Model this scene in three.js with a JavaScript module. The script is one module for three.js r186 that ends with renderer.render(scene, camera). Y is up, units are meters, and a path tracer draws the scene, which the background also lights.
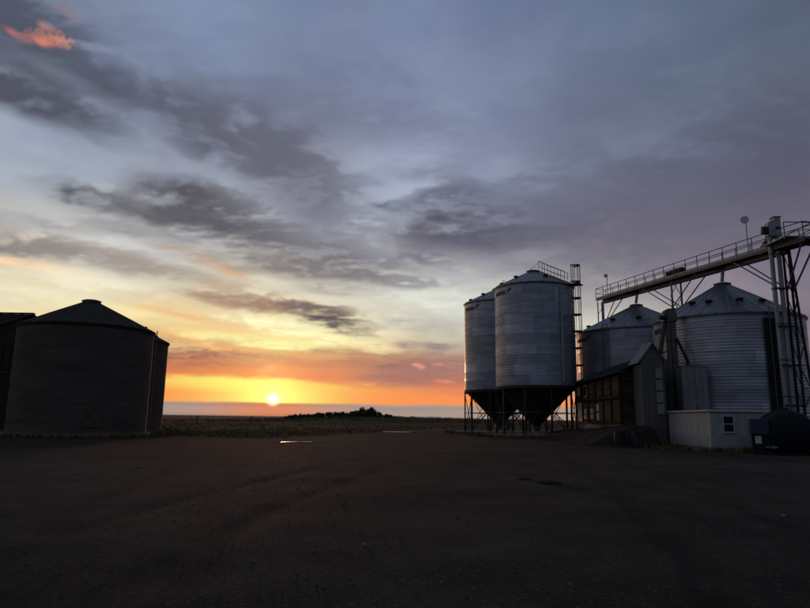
import * as THREE from 'three';
import { mergeGeometries } from 'three/addons/utils/BufferGeometryUtils.js';
import { TextGeometry } from 'three/addons/geometries/TextGeometry.js';
import { FontLoader } from 'three/addons/loaders/FontLoader.js';
import { RoundedBoxGeometry } from 'three/addons/geometries/RoundedBoxGeometry.js';

// ---------- seeded noise ----------
function rng(seed) { let s = seed >>> 0; return () => { s = (s + 0x6D2B79F5) >>> 0; let t = s; t = Math.imul(t ^ (t >>> 15), t | 1); t ^= t + Math.imul(t ^ (t >>> 7), t | 61); return ((t ^ (t >>> 14)) >>> 0) / 4294967296; }; }
const NT = new Float32Array(65536); { const r = rng(77); for (let i = 0; i < 65536; i++) NT[i] = r() * 2 - 1; }
function vn(x, y) {
  const xi = Math.floor(x), yi = Math.floor(y), fx = x - xi, fy = y - yi;
  const u = fx * fx * fx * (fx * (fx * 6 - 15) + 10), v = fy * fy * fy * (fy * (fy * 6 - 15) + 10);
  const a = NT[((yi & 255) << 8) | (xi & 255)], b = NT[((yi & 255) << 8) | ((xi + 1) & 255)], c = NT[(((yi + 1) & 255) << 8) | (xi & 255)], d = NT[(((yi + 1) & 255) << 8) | ((xi + 1) & 255)];
  return a + (b - a) * u + (c - a) * v + (a - b - c + d) * u * v;
}
function fbm(x, y, n = 5) { let s = 0, a = .5; for (let i = 0; i < n; i++) { s += a * vn(x, y); const t = x * 1.62 - y * 1.18 + 17.3; y = x * 1.18 + y * 1.62 + 5.1; x = t; a *= .5; } return s; }
const sm = (a, b, x) => { const t = Math.min(1, Math.max(0, (x - a) / (b - a))); return t * t * (3 - 2 * t); };
const lin = (v) => { v /= 255; return v <= .04045 ? v / 12.92 : ((v + .055) / 1.055) ** 2.4; };
const DEG = Math.PI / 180;

// ---------- camera ----------
const scene = new THREE.Scene();
const camera = new THREE.PerspectiveCamera(2 * Math.atan(304 / 623) / DEG, 1024 / 769, .1, 20000);
camera.position.set(0, 1.45, 0);
camera.rotation.order = 'YXZ';
camera.rotation.set(Math.atan(114 / 623), 0, .014);
scene.add(camera);

// ---------- sky: evening air and broken cloud, by bearing and height in degrees ----------
const SUN_AZ = -11.7, SUN_EL = 1.5;
const SKY_TONES = [[-35.8,30.1,112,119,142],[-28.9,32.2,119,130,156],[-20.5,34,125,141,172],[-11,35.4,117,131,163],[-0.9,36,122,137,167],[9.2,35.7,109,123,152],[18.9,34.7,100,114,142],[27.5,33.1,92,107,130],[35.3,31,85,97,117],[-26.9,28.6,130,143,169],[-18.4,31,125,139,169],[-8.8,31.4,119,130,158],[1.2,31.8,122,133,164],[11.1,31.4,115,127,156],[20.4,30.3,102,114,140],[28.7,28.8,95,106,130],[34.9,27.3,89,100,121],[-34.3,21.9,151,163,184],[-27.9,23.7,143,153,174],[-19.7,25.2,130,137,156],[-10.6,27.1,121,128,152],[-0.8,27.7,124,133,162],[9.1,27.5,120,129,158],[18.4,26.7,106,114,138],[26.9,25.4,97,106,129],[34.6,23.8,89,95,116],[-34.3,18.8,170,180,194],[-27.6,20.6,159,170,186],[-19.4,21.5,157,163,179],[-10.3,22.9,130,132,150],[-0.7,22.9,150,161,186],[7.1,23.3,137,146,173],[14.6,22.9,115,123,147],[23.3,21.9,102,107,130],[33.8,20.2,91,92,112],[-34,15.8,183,184,182],[-27.1,16.2,170,172,175],[-10.2,19.4,149,151,165],[-5.4,19.2,159,165,179],[0.3,20.7,170,182,203],[7.1,20.2,139,146,169],[14.5,19.5,122,125,145],[23.1,18.7,107,106,125],[33.6,17.2,98,94,112],[-33.2,12.5,208,194,177],[-26.9,14.2,208,205,203],[-22.2,14.8,200,201,205],[-4.4,16.6,174,178,188],[0.4,16.2,180,182,192],[8.9,15.3,150,146,158],[17.9,15.7,122,116,132],[26.1,15.4,111,104,121],[33.3,14.5,104,98,116],[-32.2,9.5,236,226,196],[-26.6,10.5,228,222,200],[-21.1,10.6,224,216,190],[-15.1,11.1,214,206,184],[-7,11.5,206,204,194],[-0.5,12.1,204,206,200],[4.2,12.6,192,194,194],[17.7,11.4,162,158,160],[25.9,12.5,135,126,140],[33.4,11.8,124,115,132],[-29.2,7.4,248,228,170],[-21.3,8.7,245,226,164],[-15,8.9,236,214,168],[-8.7,8.7,240,220,176],[-4.2,9.6,224,216,194],[2.3,10.8,224,226,213],[5.1,9.7,214,216,206],[16.7,7.9,206,200,190],[33,7.1,126,116,126],[-21.2,7.2,238,212,150],[-15.8,7.5,242,206,146],[-11.4,7.5,255,244,180],[-6,7.7,246,228,176],[-1.4,8,240,234,206],[3.3,8,196,194,180],[-21.1,5.8,240,202,140],[-14,6.1,255,246,165],[-8.6,6.3,255,246,158],[-5,6.4,244,214,150],[-0.4,6.5,226,196,155],[4.2,6.6,184,172,156],[17.4,3.5,196,150,130],[32.6,2.5,150,124,124],[-21,4.6,200,128,90],[-15.6,4.8,216,132,82],[-9.5,5,226,142,86],[-4.1,5.2,202,128,96],[1.5,5.1,178,130,114],[5.1,5.1,188,160,142],[-20.9,3.5,228,126,76],[-13.8,3.7,250,142,82],[-7.6,3.8,236,130,88],[-0.4,4,172,114,100],[5.1,3.8,182,112,96],[-20.8,2.2,246,166,80],[-14.6,2.2,255,215,90],[-6.7,2,252,176,84],[-0.3,1.8,250,152,92],[5.1,1.8,240,132,82],[-55,2,232,170,110],[-55,10,226,205,165],[-55,22,150,160,170],[-55,40,112,126,148],[-85,2,190,150,125],[-85,10,190,180,165],[-85,22,135,145,158],[-85,40,102,116,138],[70,2,112,104,114],[70,10,104,100,114],[70,22,92,96,112],[70,40,84,96,114],[105,2,100,100,116],[105,10,98,100,116],[105,22,90,98,116],[105,40,84,98,118],[-120,2,140,125,128],[-120,10,140,138,148],[-120,22,112,122,140],[-120,40,92,108,130],[140,2,96,99,118],[140,10,96,101,120],[140,22,90,100,120],[140,40,86,101,122],[-160,2,108,106,122],[-160,10,108,112,128],[-160,22,98,108,128],[-160,40,88,104,126],[175,2,98,101,120],[175,10,98,104,122],[175,22,92,103,124],[175,40,87,103,125],[-150,62,94,110,135],[-150,85,92,108,133],[-90,62,94,110,135],[-90,85,92,108,133],[-30,62,94,110,135],[-30,85,92,108,133],[30,62,94,110,135],[30,85,92,108,133],[90,62,94,110,135],[90,85,92,108,133],[150,62,94,110,135],[150,85,92,108,133]];
const SKY_CLOUDS = [[-34.6,29.31,4.22,1.56,-9,70,74,90,0.75,0.6,0.6],[-32.6,27.54,6.31,2.19,-13,78,81,95,0.8,0.6,0.55],[-27.5,27.54,3.83,1.77,-15,76,78,92,0.75,0.6,0.5],[-33.3,24.62,5.51,1.97,-7,74,76,90,0.85,0.5,0.5],[-29.9,24.24,4.18,1.22,-17,84,87,101,0.7,0.7,0.5],[-31.4,26.76,3.29,0.7,-13,112,120,136,0.55,0.8,0.5],[-35.8,30.12,3.47,0.97,1,84,90,106,0.6,0.8,0.6],[-35.1,28.53,0.76,0.34,-9,140,102,108,0.4,0.8,0.8],[-34.6,28.39,0.77,0.34,-15,190,122,112,0.6,0.6,0.8],[-33.9,28.39,0.62,0.35,-7,176,112,108,0.55,0.6,0.8],[-33,28.72,0.86,0.52,5,212,132,112,0.7,0.5,0.8],[-32.3,28.63,0.63,0.44,1,222,136,108,0.65,0.6,0.8],[-31.4,28.89,0.64,0.44,-23,208,142,126,0.7,0.5,0.8],[-32.5,29.53,0.71,0.35,-9,180,128,124,0.65,0.5,0.8],[-32.8,28.44,0.47,0.31,1,240,144,106,0.6,0.8,0.8],[-31.4,30.9,0.72,0.36,-13,158,132,140,0.6,0.6,0.8],[-30.8,30.79,0.49,0.36,-9,148,128,140,0.5,0.6,0.8],[-22,26.15,3.83,1.19,-7,80,82,96,0.9,0.7,0.6],[-19.7,25.39,7.19,2.4,-13,94,97,112,0.9,0.7,0.6],[-15.1,24,7.94,3.35,-21,95,97,112,0.9,0.7,0.6],[-11.2,22.41,6.47,2.94,-27,102,104,119,0.8,0.8,0.6],[-6.7,26.76,12.05,2.29,-3,104,110,130,0.5,0.9,0.6],[-12.6,28.59,7.51,1.58,7,108,116,136,0.4,0.9,0.6],[-27.9,22.09,1.33,0.36,-17,108,112,126,0.6,0.8,0.5],[-18,20.77,5.19,0.77,-19,152,162,176,0.5,0.8,0.5],[-28.4,17.57,4.12,1.12,-9,92,92,102,0.95,0.6,0.6],[-20.5,19.27,5.08,1.41,-11,90,88,97,0.9,0.6,0.6],[-18.6,17.35,7.21,1.86,-7,86,84,93,0.85,0.6,0.6],[-17.7,16.06,5.7,0.99,-3,76,74,83,0.8,0.6,0.6],[-10.9,16.53,6.47,1.47,-7,98,96,106,0.65,0.7,0.6],[-5.8,15.63,4.39,1.6,-15,110,108,118,0.55,0.8,0.6],[-11.2,20.68,3.67,0.9,-23,104,104,116,0.6,0.7,0.5],[-7.4,20.49,3.28,1.37,-13,120,122,136,0.4,0.8,0.5],[-1.8,19.28,1.93,0.61,-13,106,110,124,0.85,0.7,0.6],[-1.1,16.95,3.75,1.03,-5,130,130,140,0.6,0.8,0.8],[-8,18.31,3.27,0.91,-9,116,118,130,0.6,0.7,0.9],[-4.2,17.59,2.64,0.61,-5,120,122,134,0.55,0.7,0.9],[-9,14.84,4.78,1.02,-7,104,102,110,0.78,0.7,0.9],[-3.1,12.88,4.85,0.8,-5,128,122,128,0.78,0.7,0.9],[1.9,12.23,3.97,0.61,-1,150,146,150,0.715,0.7,0.9],[-5.6,11.34,4.39,0.5,-5,158,146,140,0.65,0.7,0.9],[1.4,14.61,3.31,0.8,5,118,114,124,0.65,0.7,0.9],[-24.7,15.17,3.9,0.56,-7,120,118,124,0.5,0.7,0.9],[-30,14.89,4.58,0.53,-3,142,142,146,0.5,0.7,0.9],[-24,16.68,2.55,0.56,-19,84,83,92,0.5,0.7,0.6],[3.7,19.32,3.52,1.84,13,84,82,98,0.95,0.6,0.6],[6.1,17.49,6.57,2.29,-3,84,82,97,0.95,0.6,0.6],[11.7,17.32,6.44,2.03,3,94,94,110,0.7,0.8,0.6],[2.3,15.8,4.96,1.61,-5,102,99,112,0.6,0.8,0.6],[14.5,19.02,9.52,2.68,9,96,97,114,0.5,0.9,0.5],[-0.5,14.22,6.62,1.03,-3,122,118,126,0.65,0.8,0.6],[-5.2,13.55,5.49,1.15,-9,120,116,122,0.65,0.8,0.6],[4.7,23.37,8.79,1.03,9,120,128,148,0.35,0.9,0.6],[2.3,22.35,2.87,0.8,5,106,112,130,0.4,0.8,0.6],[9,21.06,5.43,0.91,9,98,103,120,0.45,0.8,0.6],[26.4,19.07,18.2,5.19,13,96,97,115,0.6,0.9,0.5],[33.4,22.54,7.92,4.89,23,84,87,105,0.55,0.9,0.5],[26,24.75,12.56,1.67,15,116,128,150,0.3,0.9,0.6],[26.1,15.41,12.45,2.29,5,108,104,118,0.4,0.9,0.5],[22,27.77,9.05,2.8,7,86,98,116,0.35,0.9,0.5],[-33.9,12.91,7.76,1.06,-3,118,114,116,0.75,0.7,0.6],[-27.2,12.85,6.62,0.93,-5,140,134,132,0.78,0.8,0.6],[-30.7,11.42,6.77,0.39,-7,244,212,172,0.97,0.7,0.5],[-31.6,10.26,5.33,0.35,-5,232,214,176,0.65,0.8,0.5],[-25,10.59,5.8,0.73,-7,238,230,204,0.78,0.8,0.5],[-20.1,13.99,2.44,0.57,-11,212,182,152,0.845,0.8,0.6],[-17.5,13.36,4.77,0.58,-11,160,146,136,0.78,0.8,0.6],[-19.5,12.05,6.12,0.57,-11,170,152,138,0.715,0.8,0.6],[-16.6,12.73,2.71,0.49,-15,216,170,138,0.78,0.8,0.6],[-14,14.7,9.55,1.56,-7,112,106,110,0.65,0.8,0.6],[-9.9,13.35,6.49,1.13,-9,122,114,116,0.78,0.8,0.6],[-22.8,12.34,3.96,0.56,-5,150,142,136,0.65,0.8,0.6],[-15.5,10.14,6.3,0.78,-5,176,146,124,0.845,0.8,0.6],[-11.5,9.83,5.9,0.9,-5,160,130,112,0.91,0.7,0.6],[-6.9,8.92,3.93,1.14,-11,104,94,96,0.97,0.6,0.55],[-8.1,9.7,2.83,0.6,-9,124,106,102,0.91,0.7,0.6],[-17.3,11.35,6.22,0.48,-9,192,166,140,0.65,0.8,0.6],[-21.4,9.72,4.01,0.47,-7,226,194,146,0.65,0.8,0.6],[-17.6,8.43,6.2,0.48,-7,232,180,126,0.78,0.8,0.6],[-11.4,8.03,6.44,0.6,-7,255,250,205,0.97,0.8,0.7],[-7.6,7.17,6.1,0.6,-7,255,246,186,0.97,0.8,0.7],[-15.8,7.38,5.23,0.39,-5,250,206,132,0.78,0.8,0.5],[-19.5,6.57,5.08,0.48,-7,226,166,112,0.845,0.8,0.6],[-11.8,6.39,6.43,0.45,-4,255,250,170,0.97,0.8,0.6],[-0.5,10.73,3.97,0.61,-3,224,222,208,0.65,0.8,0.6],[1.4,8.46,3.75,0.8,-7,176,172,166,0.78,0.8,0.6],[-1.9,9.6,2.87,0.51,-5,216,208,188,0.65,0.8,0.6],[3,6.55,1.45,0.4,-5,146,132,132,0.91,0.6,0.5],[0.3,6.7,1.35,0.4,-3,150,140,138,0.78,0.7,0.5],[3.3,10.77,4.4,1.15,5,228,230,218,0.65,0.8,0.5],[-19.4,5.1,5.08,0.76,-4,150,98,90,0.97,0.7,0.7],[-16.1,5.16,6.26,0.58,-3,176,112,92,0.78,0.8,0.7],[-8.6,5.42,7.6,0.6,-2,190,124,96,0.715,0.8,0.7],[-0.8,5.22,6.62,1.03,-0,160,114,106,0.97,0.7,0.7],[4.2,4.73,5.5,0.92,3,162,116,108,0.78,0.8,0.6],[-20.2,4.3,5.05,0.57,-1,190,114,84,0.65,0.8,0.6],[-5,5.69,5.05,0.5,-5,186,128,104,0.78,0.8,0.6],[2.4,3.44,6.61,0.61,1,168,116,106,0.78,0.8,0.6],[-31.6,4.04,7.92,0.88,-3,170,110,95,0.78,0.8,0.5],[-11.9,4.42,1.31,0.4,25,240,164,108,0.91,0.7,0.5],[-12.2,5.66,6.41,0.3,-3,244,176,112,0.65,0.8,0.6],[-6.8,4.56,4.37,0.3,-2,216,132,92,0.65,0.8,0.6],[1.1,4.88,0.58,0.2,-7,244,164,128,0.91,0.9,0.9],[1.6,4.62,0.48,0.14,1,250,176,138,0.78,0.9,0.9],[3,4.9,0.58,0.15,-3,240,166,134,0.78,0.9,0.9],[4,3.28,1.15,0.17,-3,240,146,112,0.845,0.9,0.9],[-3.8,2.99,0.87,0.13,1,250,180,118,0.65,0.9,0.9]];
function makeSky() {
  const W = 4096, H = 2048, data = new Float32Array(W * H * 4), col = W / 360, row = H / 180;
  const wrap = (a) => ((a + 540) % 360) - 180;
  // clear air: tones blended between bearings
  const GW = 181, GH = 92, grid = new Float32Array(GW * GH * 3);
  const lift = (e) => 26 * Math.log(1 + Math.max(0, e) / 4);
  const tones = SKY_TONES.map(([a, e, r, g, b]) => [a, lift(e), lin(r), lin(g), lin(b)]);
  for (let j = 0; j < GH; j++) for (let i = 0; i < GW; i++) {
    const az = -180 + i * 2, e = lift(j - .5), sq = Math.cos(Math.min(89, Math.max(0, j - .5)) * DEG);
    let w = 0, r = 0, g = 0, b = 0;
    for (const t of tones) { const dx = wrap(az - t[0]) * .75 * sq, dy = (e - t[1]) * 1.1, k = 1 / (dx * dx + dy * dy + 6) ** 2; w += k; r += k * t[2]; g += k * t[3]; b += k * t[4]; }
    const o = (j * GW + i) * 3; grid[o] = r / w; grid[o + 1] = g / w; grid[o + 2] = b / w;
  }
  const y0 = H / 2 - 6, n1 = new Float32Array(W * (H - y0)), n2 = new Float32Array(W * (H - y0));
  for (let y = y0; y < H; y++) {
    const el = (y + .5) / row - 90, fe = Math.min(GH - 1.001, Math.max(0, el + .5)), j = Math.floor(fe), v = fe - j;
    const se = Math.sin(Math.max(.2, el) * DEG), ce = Math.cos(el * DEG), reach = 1 / (se + .13);
    for (let x = 0; x < W; x++) {
      const az = wrap((x + .5) / col - 90 + 360), fa = (az + 180) / 2, i = Math.min(GW - 2, Math.floor(fa)), u = fa - i, o = (y * W + x) * 4, p = (j * GW + i) * 3;
      const sx = Math.sin(az * DEG) * ce * reach, sz = Math.cos(az * DEG) * ce * reach, q = (y - y0) * W + x;
      // one cloud deck seen in perspective: banks run across the view
      n1[q] = fbm(sx * 2.3 + 31.7, sz * 2.9 + 8.1, 6);
      n2[q] = fbm(sx * 6.2 - 3.3 + n1[q] * 1.4, sz * 8.4 + 40.2, 7) + .35 * fbm(sx * 23 + 7, sz * 27 - n1[q] * 3, 4);
      for (let k = 0; k < 3; k++) {
        const a = grid[p + k] * (1 - u) + grid[p + 3 + k] * u, b = grid[p + GW * 3 + k] * (1 - u) + grid[p + GW * 3 + 3 + k] * u;
        data[o + k] = a * (1 - v) + b * v;
      }
      // thin veil of cloud everywhere, a little thicker or thinner
      const veil = 1 + (.20 * n1[q] + .10 * n2[q]) * sm(2, 9, el);
      data[o] *= veil; data[o + 1] *= veil; data[o + 2] *= .35 + .65 * veil; data[o + 3] = 1;
    }
  }
  // separate clouds
  const clouds = SKY_CLOUDS.slice(), r = rng(5);
  for (let k = 0; k < 90; k++) {   // the same broken deck carries on all the way round
    let az = r() * 360 - 180; const e = 6 + 60 * r() ** 1.6; if (Math.abs(az) < 44 && e < 40) continue;
    const t = 82 + 14 * r(), warm = Math.max(0, 1 - Math.abs(wrap(az - SUN_AZ)) / 110) * Math.max(0, 1 - e / 26);
    clouds.push([az, e, 6 + 10 * r(), 1.5 + e * .09 * (.6 + r()), r() * 16 - 8, t + 60 * warm, t + 8 + 22 * warm, t + 24 - 6 * warm, .35 + .3 * r(), .8, .6]);
  }
  for (const [ca, ce, hw, hh, tilt, R, G, B, op, soft, rag] of clouds) {
    const c = [lin(R), lin(G), lin(B)], cs = Math.cos(tilt * DEG), sn = Math.sin(tilt * DEG), ca0 = Math.max(.15, Math.cos(ce * DEG));
    const ex = (Math.abs(hw * cs) + Math.abs(hh * sn)) * 1.9 / ca0, ey = (Math.abs(hw * sn) + Math.abs(hh * cs)) * 1.9;
    const ya = Math.max(y0, Math.floor((ce - ey + 90) * row)), yb = Math.min(H - 1, Math.ceil((ce + ey + 90) * row)), w = Math.min(W / 2, Math.ceil(ex * col)), xc = Math.floor((ca + 90) * col);
    for (let y = ya; y <= yb; y++) {
      const dy = (y + .5) / row - 90 - ce;
      for (let xi = xc - w; xi <= xc + w; xi++) {
        const x = ((xi % W) + W) % W, dx = ((xi + .5) / col - 90 - ca) * ca0, q = (y - y0) * W + x;
        const fine = hw < 1.9 && hh > .4, m = fine ? fbm(dx * .9 / hh + ca, dy * .9 / hh + 5, 3) * 1.1 * rag : n1[q] * 1.5 * rag, n = fine ? fbm(dx * 1.9 / hh + 3, dy * 1.9 / hh + ca * 2, 5) * 1.5 * rag : n2[q] * 1.6 * rag;
        const px = (dx * cs + dy * sn) / hw + m * .7 + n * .35, py = (-dx * sn + dy * cs) / hh + n * .8 - m * .4;
        const d = Math.sqrt(px * px + py * py);
        if (d > 1.75) continue;
        const a = op * Math.min(1.12, Math.max(.2, .82 + n2[q] * 1.25 + n1[q] * .5)) * (1 - sm(1 - soft * .95, 1 + soft * .7, d + n * .55)), o = (y * W + x) * 4;
        for (let k = 0; k < 3; k++) data[o + k] += (c[k] * (1 + n * .18) - data[o + k]) * a;
      }
    }
  }
  // afterglow along the horizon, the low bank of mist, and the sun showing over it
  for (let y = y0; y < H; y++) {
    const el = (y + .5) / row - 90; if (el > 14) break;
    for (let x = 0; x < W; x++) {
      const az = wrap((x + .5) / col - 90 + 360), o = (y * W + x) * 4, q = (y - y0) * W + x, da = wrap(az - SUN_AZ), wob = n2[q] * .5 + vn(az * .31, 3.3) * .25;
      // gap of clear light under the cloud: deep to the left of the sun, thinning to the right
      const top = 1.35 + (1.2 * sm(14, -2, da) + .85) * Math.exp(-((da * .02) ** 2)) + wob * .4, gap = (1 - sm(top - .28, top + .22, el)) * Math.exp(-((da / 42) ** 2));
      const up = sm(1.8, 3, el), mid = Math.exp(-(((da + 2.5 * up) / (5.5 + 3 * up)) ** 2));
      const g = [lin(250), lin(150) + (lin(244) - lin(150)) * mid, lin(84) + (lin(118) - lin(84)) * mid];
      for (let k = 0; k < 3; k++) data[o + k] += (g[k] - data[o + k]) * gap * .95;
      const dist = Math.hypot(da, el - SUN_EL);
      const halo = Math.exp(-((dist / 1.5) ** 1.2)) * .95 + Math.exp(-dist / 4.5) * .1, disc = 1 - sm(0, .85, Math.hypot(da, (el - SUN_EL) * 1.08));
      data[o] += halo * .9; data[o + 1] += halo * .55; data[o + 2] += halo * .16;
      // mist bank
      const edge = 1.17 + vn(az * .4, 9.1) * .05, bank = 1 - sm(edge - .1, edge + .1, el), near = Math.exp(-((da / 5.5) ** 2)), far = Math.exp(-((da / 60) ** 2)), st = 1 + vn(az * .12, el * 6) * .1;
      const m = [(lin(164) + (lin(216) - lin(164)) * near) * st, (lin(149) + (lin(136) - lin(149)) * near) * st, (lin(140) + (lin(98) - lin(140)) * near) * st];
      for (let k = 0; k < 3; k++) data[o + k] += (m[k] - data[o + k]) * bank * (.35 + .65 * far);
      data[o] += (2.4 - data[o]) * disc; data[o + 1] += (2.0 - data[o + 1]) * disc; data[o + 2] += (1.1 - data[o + 2]) * disc;
    }
  }
  for (let y = 0; y < y0; y++) for (let x = 0; x < W; x++) { const o = (y * W + x) * 4; data[o] = .05; data[o + 1] = .045; data[o + 2] = .04; data[o + 3] = 1; }
  const t = new THREE.DataTexture(data, W, H, THREE.RGBAFormat, THREE.FloatType);
  t.mapping = THREE.EquirectangularReflectionMapping; t.magFilter = THREE.LinearFilter; t.minFilter = THREE.LinearFilter; t.colorSpace = THREE.LinearSRGBColorSpace; t.needsUpdate = true;
  return t;
}
const sky = makeSky();
scene.background = sky; scene.environment = sky;

// ---------- sun, on the horizon ahead and a little left ----------
const sun = new THREE.DirectionalLight(new THREE.Color(1, .42, .2), .42);
sun.position.set(Math.sin(SUN_AZ * DEG) * Math.cos(SUN_EL * DEG), Math.sin(SUN_EL * DEG), -Math.cos(SUN_AZ * DEG) * Math.cos(SUN_EL * DEG)).multiplyScalar(160);
sun.castShadow = true; sun.shadow.radius = 5; sun.shadow.mapSize.set(4096, 4096);
Object.assign(sun.shadow.camera, { left: -90, right: 90, top: 60, bottom: -60, near: 1, far: 420 });
scene.add(sun); scene.add(sun.target);
const renderer = new THREE.WebGLRenderer({ antialias: true });
renderer.toneMapping = THREE.LinearToneMapping;
renderer.toneMappingExposure = 1;
renderer.shadowMap.enabled = true; renderer.shadowMap.type = THREE.PCFSoftShadowMap;
renderer.setSize(1024, 769);

// ---------- helpers ----------
const V = (x, y, f) => new THREE.Vector3(x, y, -f);            // f: metres ahead of the camera
const used = new Map();
function numbered(n) { const k = used.get(n) ?? 0; used.set(n, k + 1); return k ? `${n}_${String(k).padStart(3, '0')}` : n; }
function tag(o, label, category, group, kind) { if (label) o.userData.label = label; if (category) o.userData.category = category; if (group) o.userData.group = group; if (kind) o.userData.kind = kind; return o; }
function thing(name, label, category, x, f, group) { const o = new THREE.Group(); o.name = numbered(name); o.position.set(x, 0, -f); scene.add(o); return tag(o, label, category, group); }
function part(name, geo, mat, parent) { const m = new THREE.Mesh(Array.isArray(geo) ? mergeGeometries(geo.map((g) => g.index ? g.toNonIndexed() : g)) : geo, mat); m.name = name; m.castShadow = m.receiveShadow = true; (parent ?? scene).add(m); return m; }
function structure(name, geo, mat) { const m = part(numbered(name), geo, mat); m.userData.kind = 'structure'; return m; }
const bx = (w, h, d, x = 0, y = 0, z = 0, ry = 0) => { const g = new THREE.BoxGeometry(w, h, d); if (ry) g.rotateY(ry); return g.translate(x, y, z); };
const rb = (w, h, d, x = 0, y = 0, z = 0, r = .02) => new RoundedBoxGeometry(w, h, d, 2, r).translate(x, y, z);
const UPV = new THREE.Vector3(0, 1, 0);
function bar(p, q, r, seg = 6, r2 = r) { const d = q.clone().sub(p), g = new THREE.CylinderGeometry(r2, r, d.length(), seg); g.applyQuaternion(new THREE.Quaternion().setFromUnitVectors(UPV, d.clone().normalize())); const m = p.clone().add(q).multiplyScalar(.5); return g.translate(m.x, m.y, m.z); }
function beam(p, q, w, h) { const d = q.clone().sub(p), L = d.length(), g = new THREE.BoxGeometry(w, h, L), m = new THREE.Matrix4().lookAt(p, q, UPV); g.applyMatrix4(m); const c = p.clone().add(q).multiplyScalar(.5); return g.translate(c.x, c.y, c.z); }
const lathe = (pts, seg = 24) => new THREE.LatheGeometry(pts.map(([r, y]) => new THREE.Vector2(Math.max(r, 0), y)), seg);

// ---------- procedural surfaces ----------
function tex(size, fn, srgb, h = size) {
  const d = new Uint8Array(size * h * 4);
  for (let y = 0; y < h; y++) for (let x = 0; x < size; x++) { const c = fn(x / size, y / h, x, y), o = (y * size + x) * 4; for (let k = 0; k < 3; k++) d[o + k] = Math.max(0, Math.min(255, (Array.isArray(c) ? c[k] : c) * 255)); d[o + 3] = 255; }
  const t = new THREE.DataTexture(d, size, h, THREE.RGBAFormat); t.wrapS = t.wrapT = THREE.RepeatWrapping; t.magFilter = THREE.LinearFilter; t.minFilter = THREE.LinearMipmapLinearFilter; t.generateMipmaps = true; if (srgb) t.colorSpace = THREE.SRGBColorSpace; t.needsUpdate = true; return t;
}
// noise that repeats over the unit square
function tile(u, v, n, oct = 4, off = 0) { let s = 0, a = .5; for (let i = 0; i < oct; i++) { const x = u * n, y = v * n, xi = Math.floor(x), yi = Math.floor(y), fx = x - xi, fy = y - yi, wx = fx * fx * (3 - 2 * fx), wy = fy * fy * (3 - 2 * fy); const g = (p, q) => NT[((((q % n) + n) % n) * 251 + (((p % n) + n) % n) + off * 977 + i * 131) & 65535]; const a0 = g(xi, yi), a1 = g(xi + 1, yi), b0 = g(xi, yi + 1), b1 = g(xi + 1, yi + 1); s += a * (a0 + (a1 - a0) * wx + (b0 - a0) * wy + (a0 - a1 - b0 + b1) * wx * wy); n *= 2; a *= .5; } return s; }
const rep = (t, x, y) => { const c = t.clone(); c.repeat.set(x, y); c.needsUpdate = true; return c; };
// galvanised sheet: zinc bloom, sheet to sheet differences and run-off marks (u: round the bin, v: height)
const zincT = tex(1024, (u, v) => { const sheet = NT[(Math.floor(u * 8) * 37 + 11) & 65535] * .08, bloom = tile(u, v, 12, 5, 1) * .14, run = tile(u, v * .12, 64, 3, 2) * .05; const c = .80 + sheet + bloom + run; return [c, c, c * 1.005]; }, true, 512);
const grimeT = tex(512, (u, v) => { const c = .80 + tile(u, v, 10, 5, 3) * .14 + tile(u, v, 60, 3, 4) * .08; return [c, c * .99, c * .97]; }, true);
const roughT = tex(256, (u, v) => .62 + tile(u, v, 10, 4, 6) * .35);
// gravel: stones of many sizes scattered on fines (height and tone are kept together)
const gravel = (() => {
  const N = 1024, hgt = new Float32Array(N * N), ton = new Float32Array(N * N), r = rng(19);
  for (let y = 0; y < N; y++) for (let x = 0; x < N; x++) { const u = x / N, v = y / N; hgt[y * N + x] = .22 + tile(u, v, 7, 4, 11) * .22 + NT[(x * 7919 + y * 104729) & 65535] * .03; ton[y * N + x] = .62 + tile(u, v, 5, 5, 7) * .18 + NT[(x * 6151 + y * 3571) & 65535] * .05; }
  for (let k = 0; k < 11000; k++) {
    const R = 1.2 + 5.5 * r() ** 3.2, cx = r() * N, cy = r() * N, t = .42 + .5 * r(), e = .65 + .35 * r(), a = r() * 6.28, c = Math.cos(a), s = Math.sin(a), n = Math.ceil(R / e);
    for (let dy = -n; dy <= n; dy++) for (let dx = -n; dx <= n; dx++) { const px = dx * c + dy * s, py = (-dx * s + dy * c) / e, d = (px * px + py * py) / (R * R); if (d > 1) continue; const o = ((Math.floor(cy + dy) & (N - 1)) * N) + (Math.floor(cx + dx) & (N - 1)), h = .25 + .09 * R * Math.sqrt(1 - d); if (h > hgt[o]) { hgt[o] = h; ton[o] = t; } }
  }
  return { N, hgt, ton };
})();
const gravelT = tex(1024, (u, v, x, y) => { const c = gravel.ton[y * 1024 + x]; return [c, c * .98, c * .95]; }, true);
const gravelB = tex(1024, (u, v, x, y) => gravel.hgt[y * 1024 + x]);
const concT = tex(512, (u, v) => { const c = .75 + tile(u, v, 6, 6, 12) * .35; return [c, c * .98, c * .94]; }, true);
const woodT = tex(512, (u, v) => { const c = .72 + tile(u * .06, v, 60, 4, 13) * .45 + tile(u, v, 6, 3, 14) * .2; return [c, c * .95, c * .86]; }, true);
const M = (r, g, b, o = {}) => new THREE.MeshPhysicalMaterial({ color: new THREE.Color().setRGB(r, g, b), roughness: .8, specularIntensity: (o.roughness ?? .8) > .64 ? .3 : .8, ...o });
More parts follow.
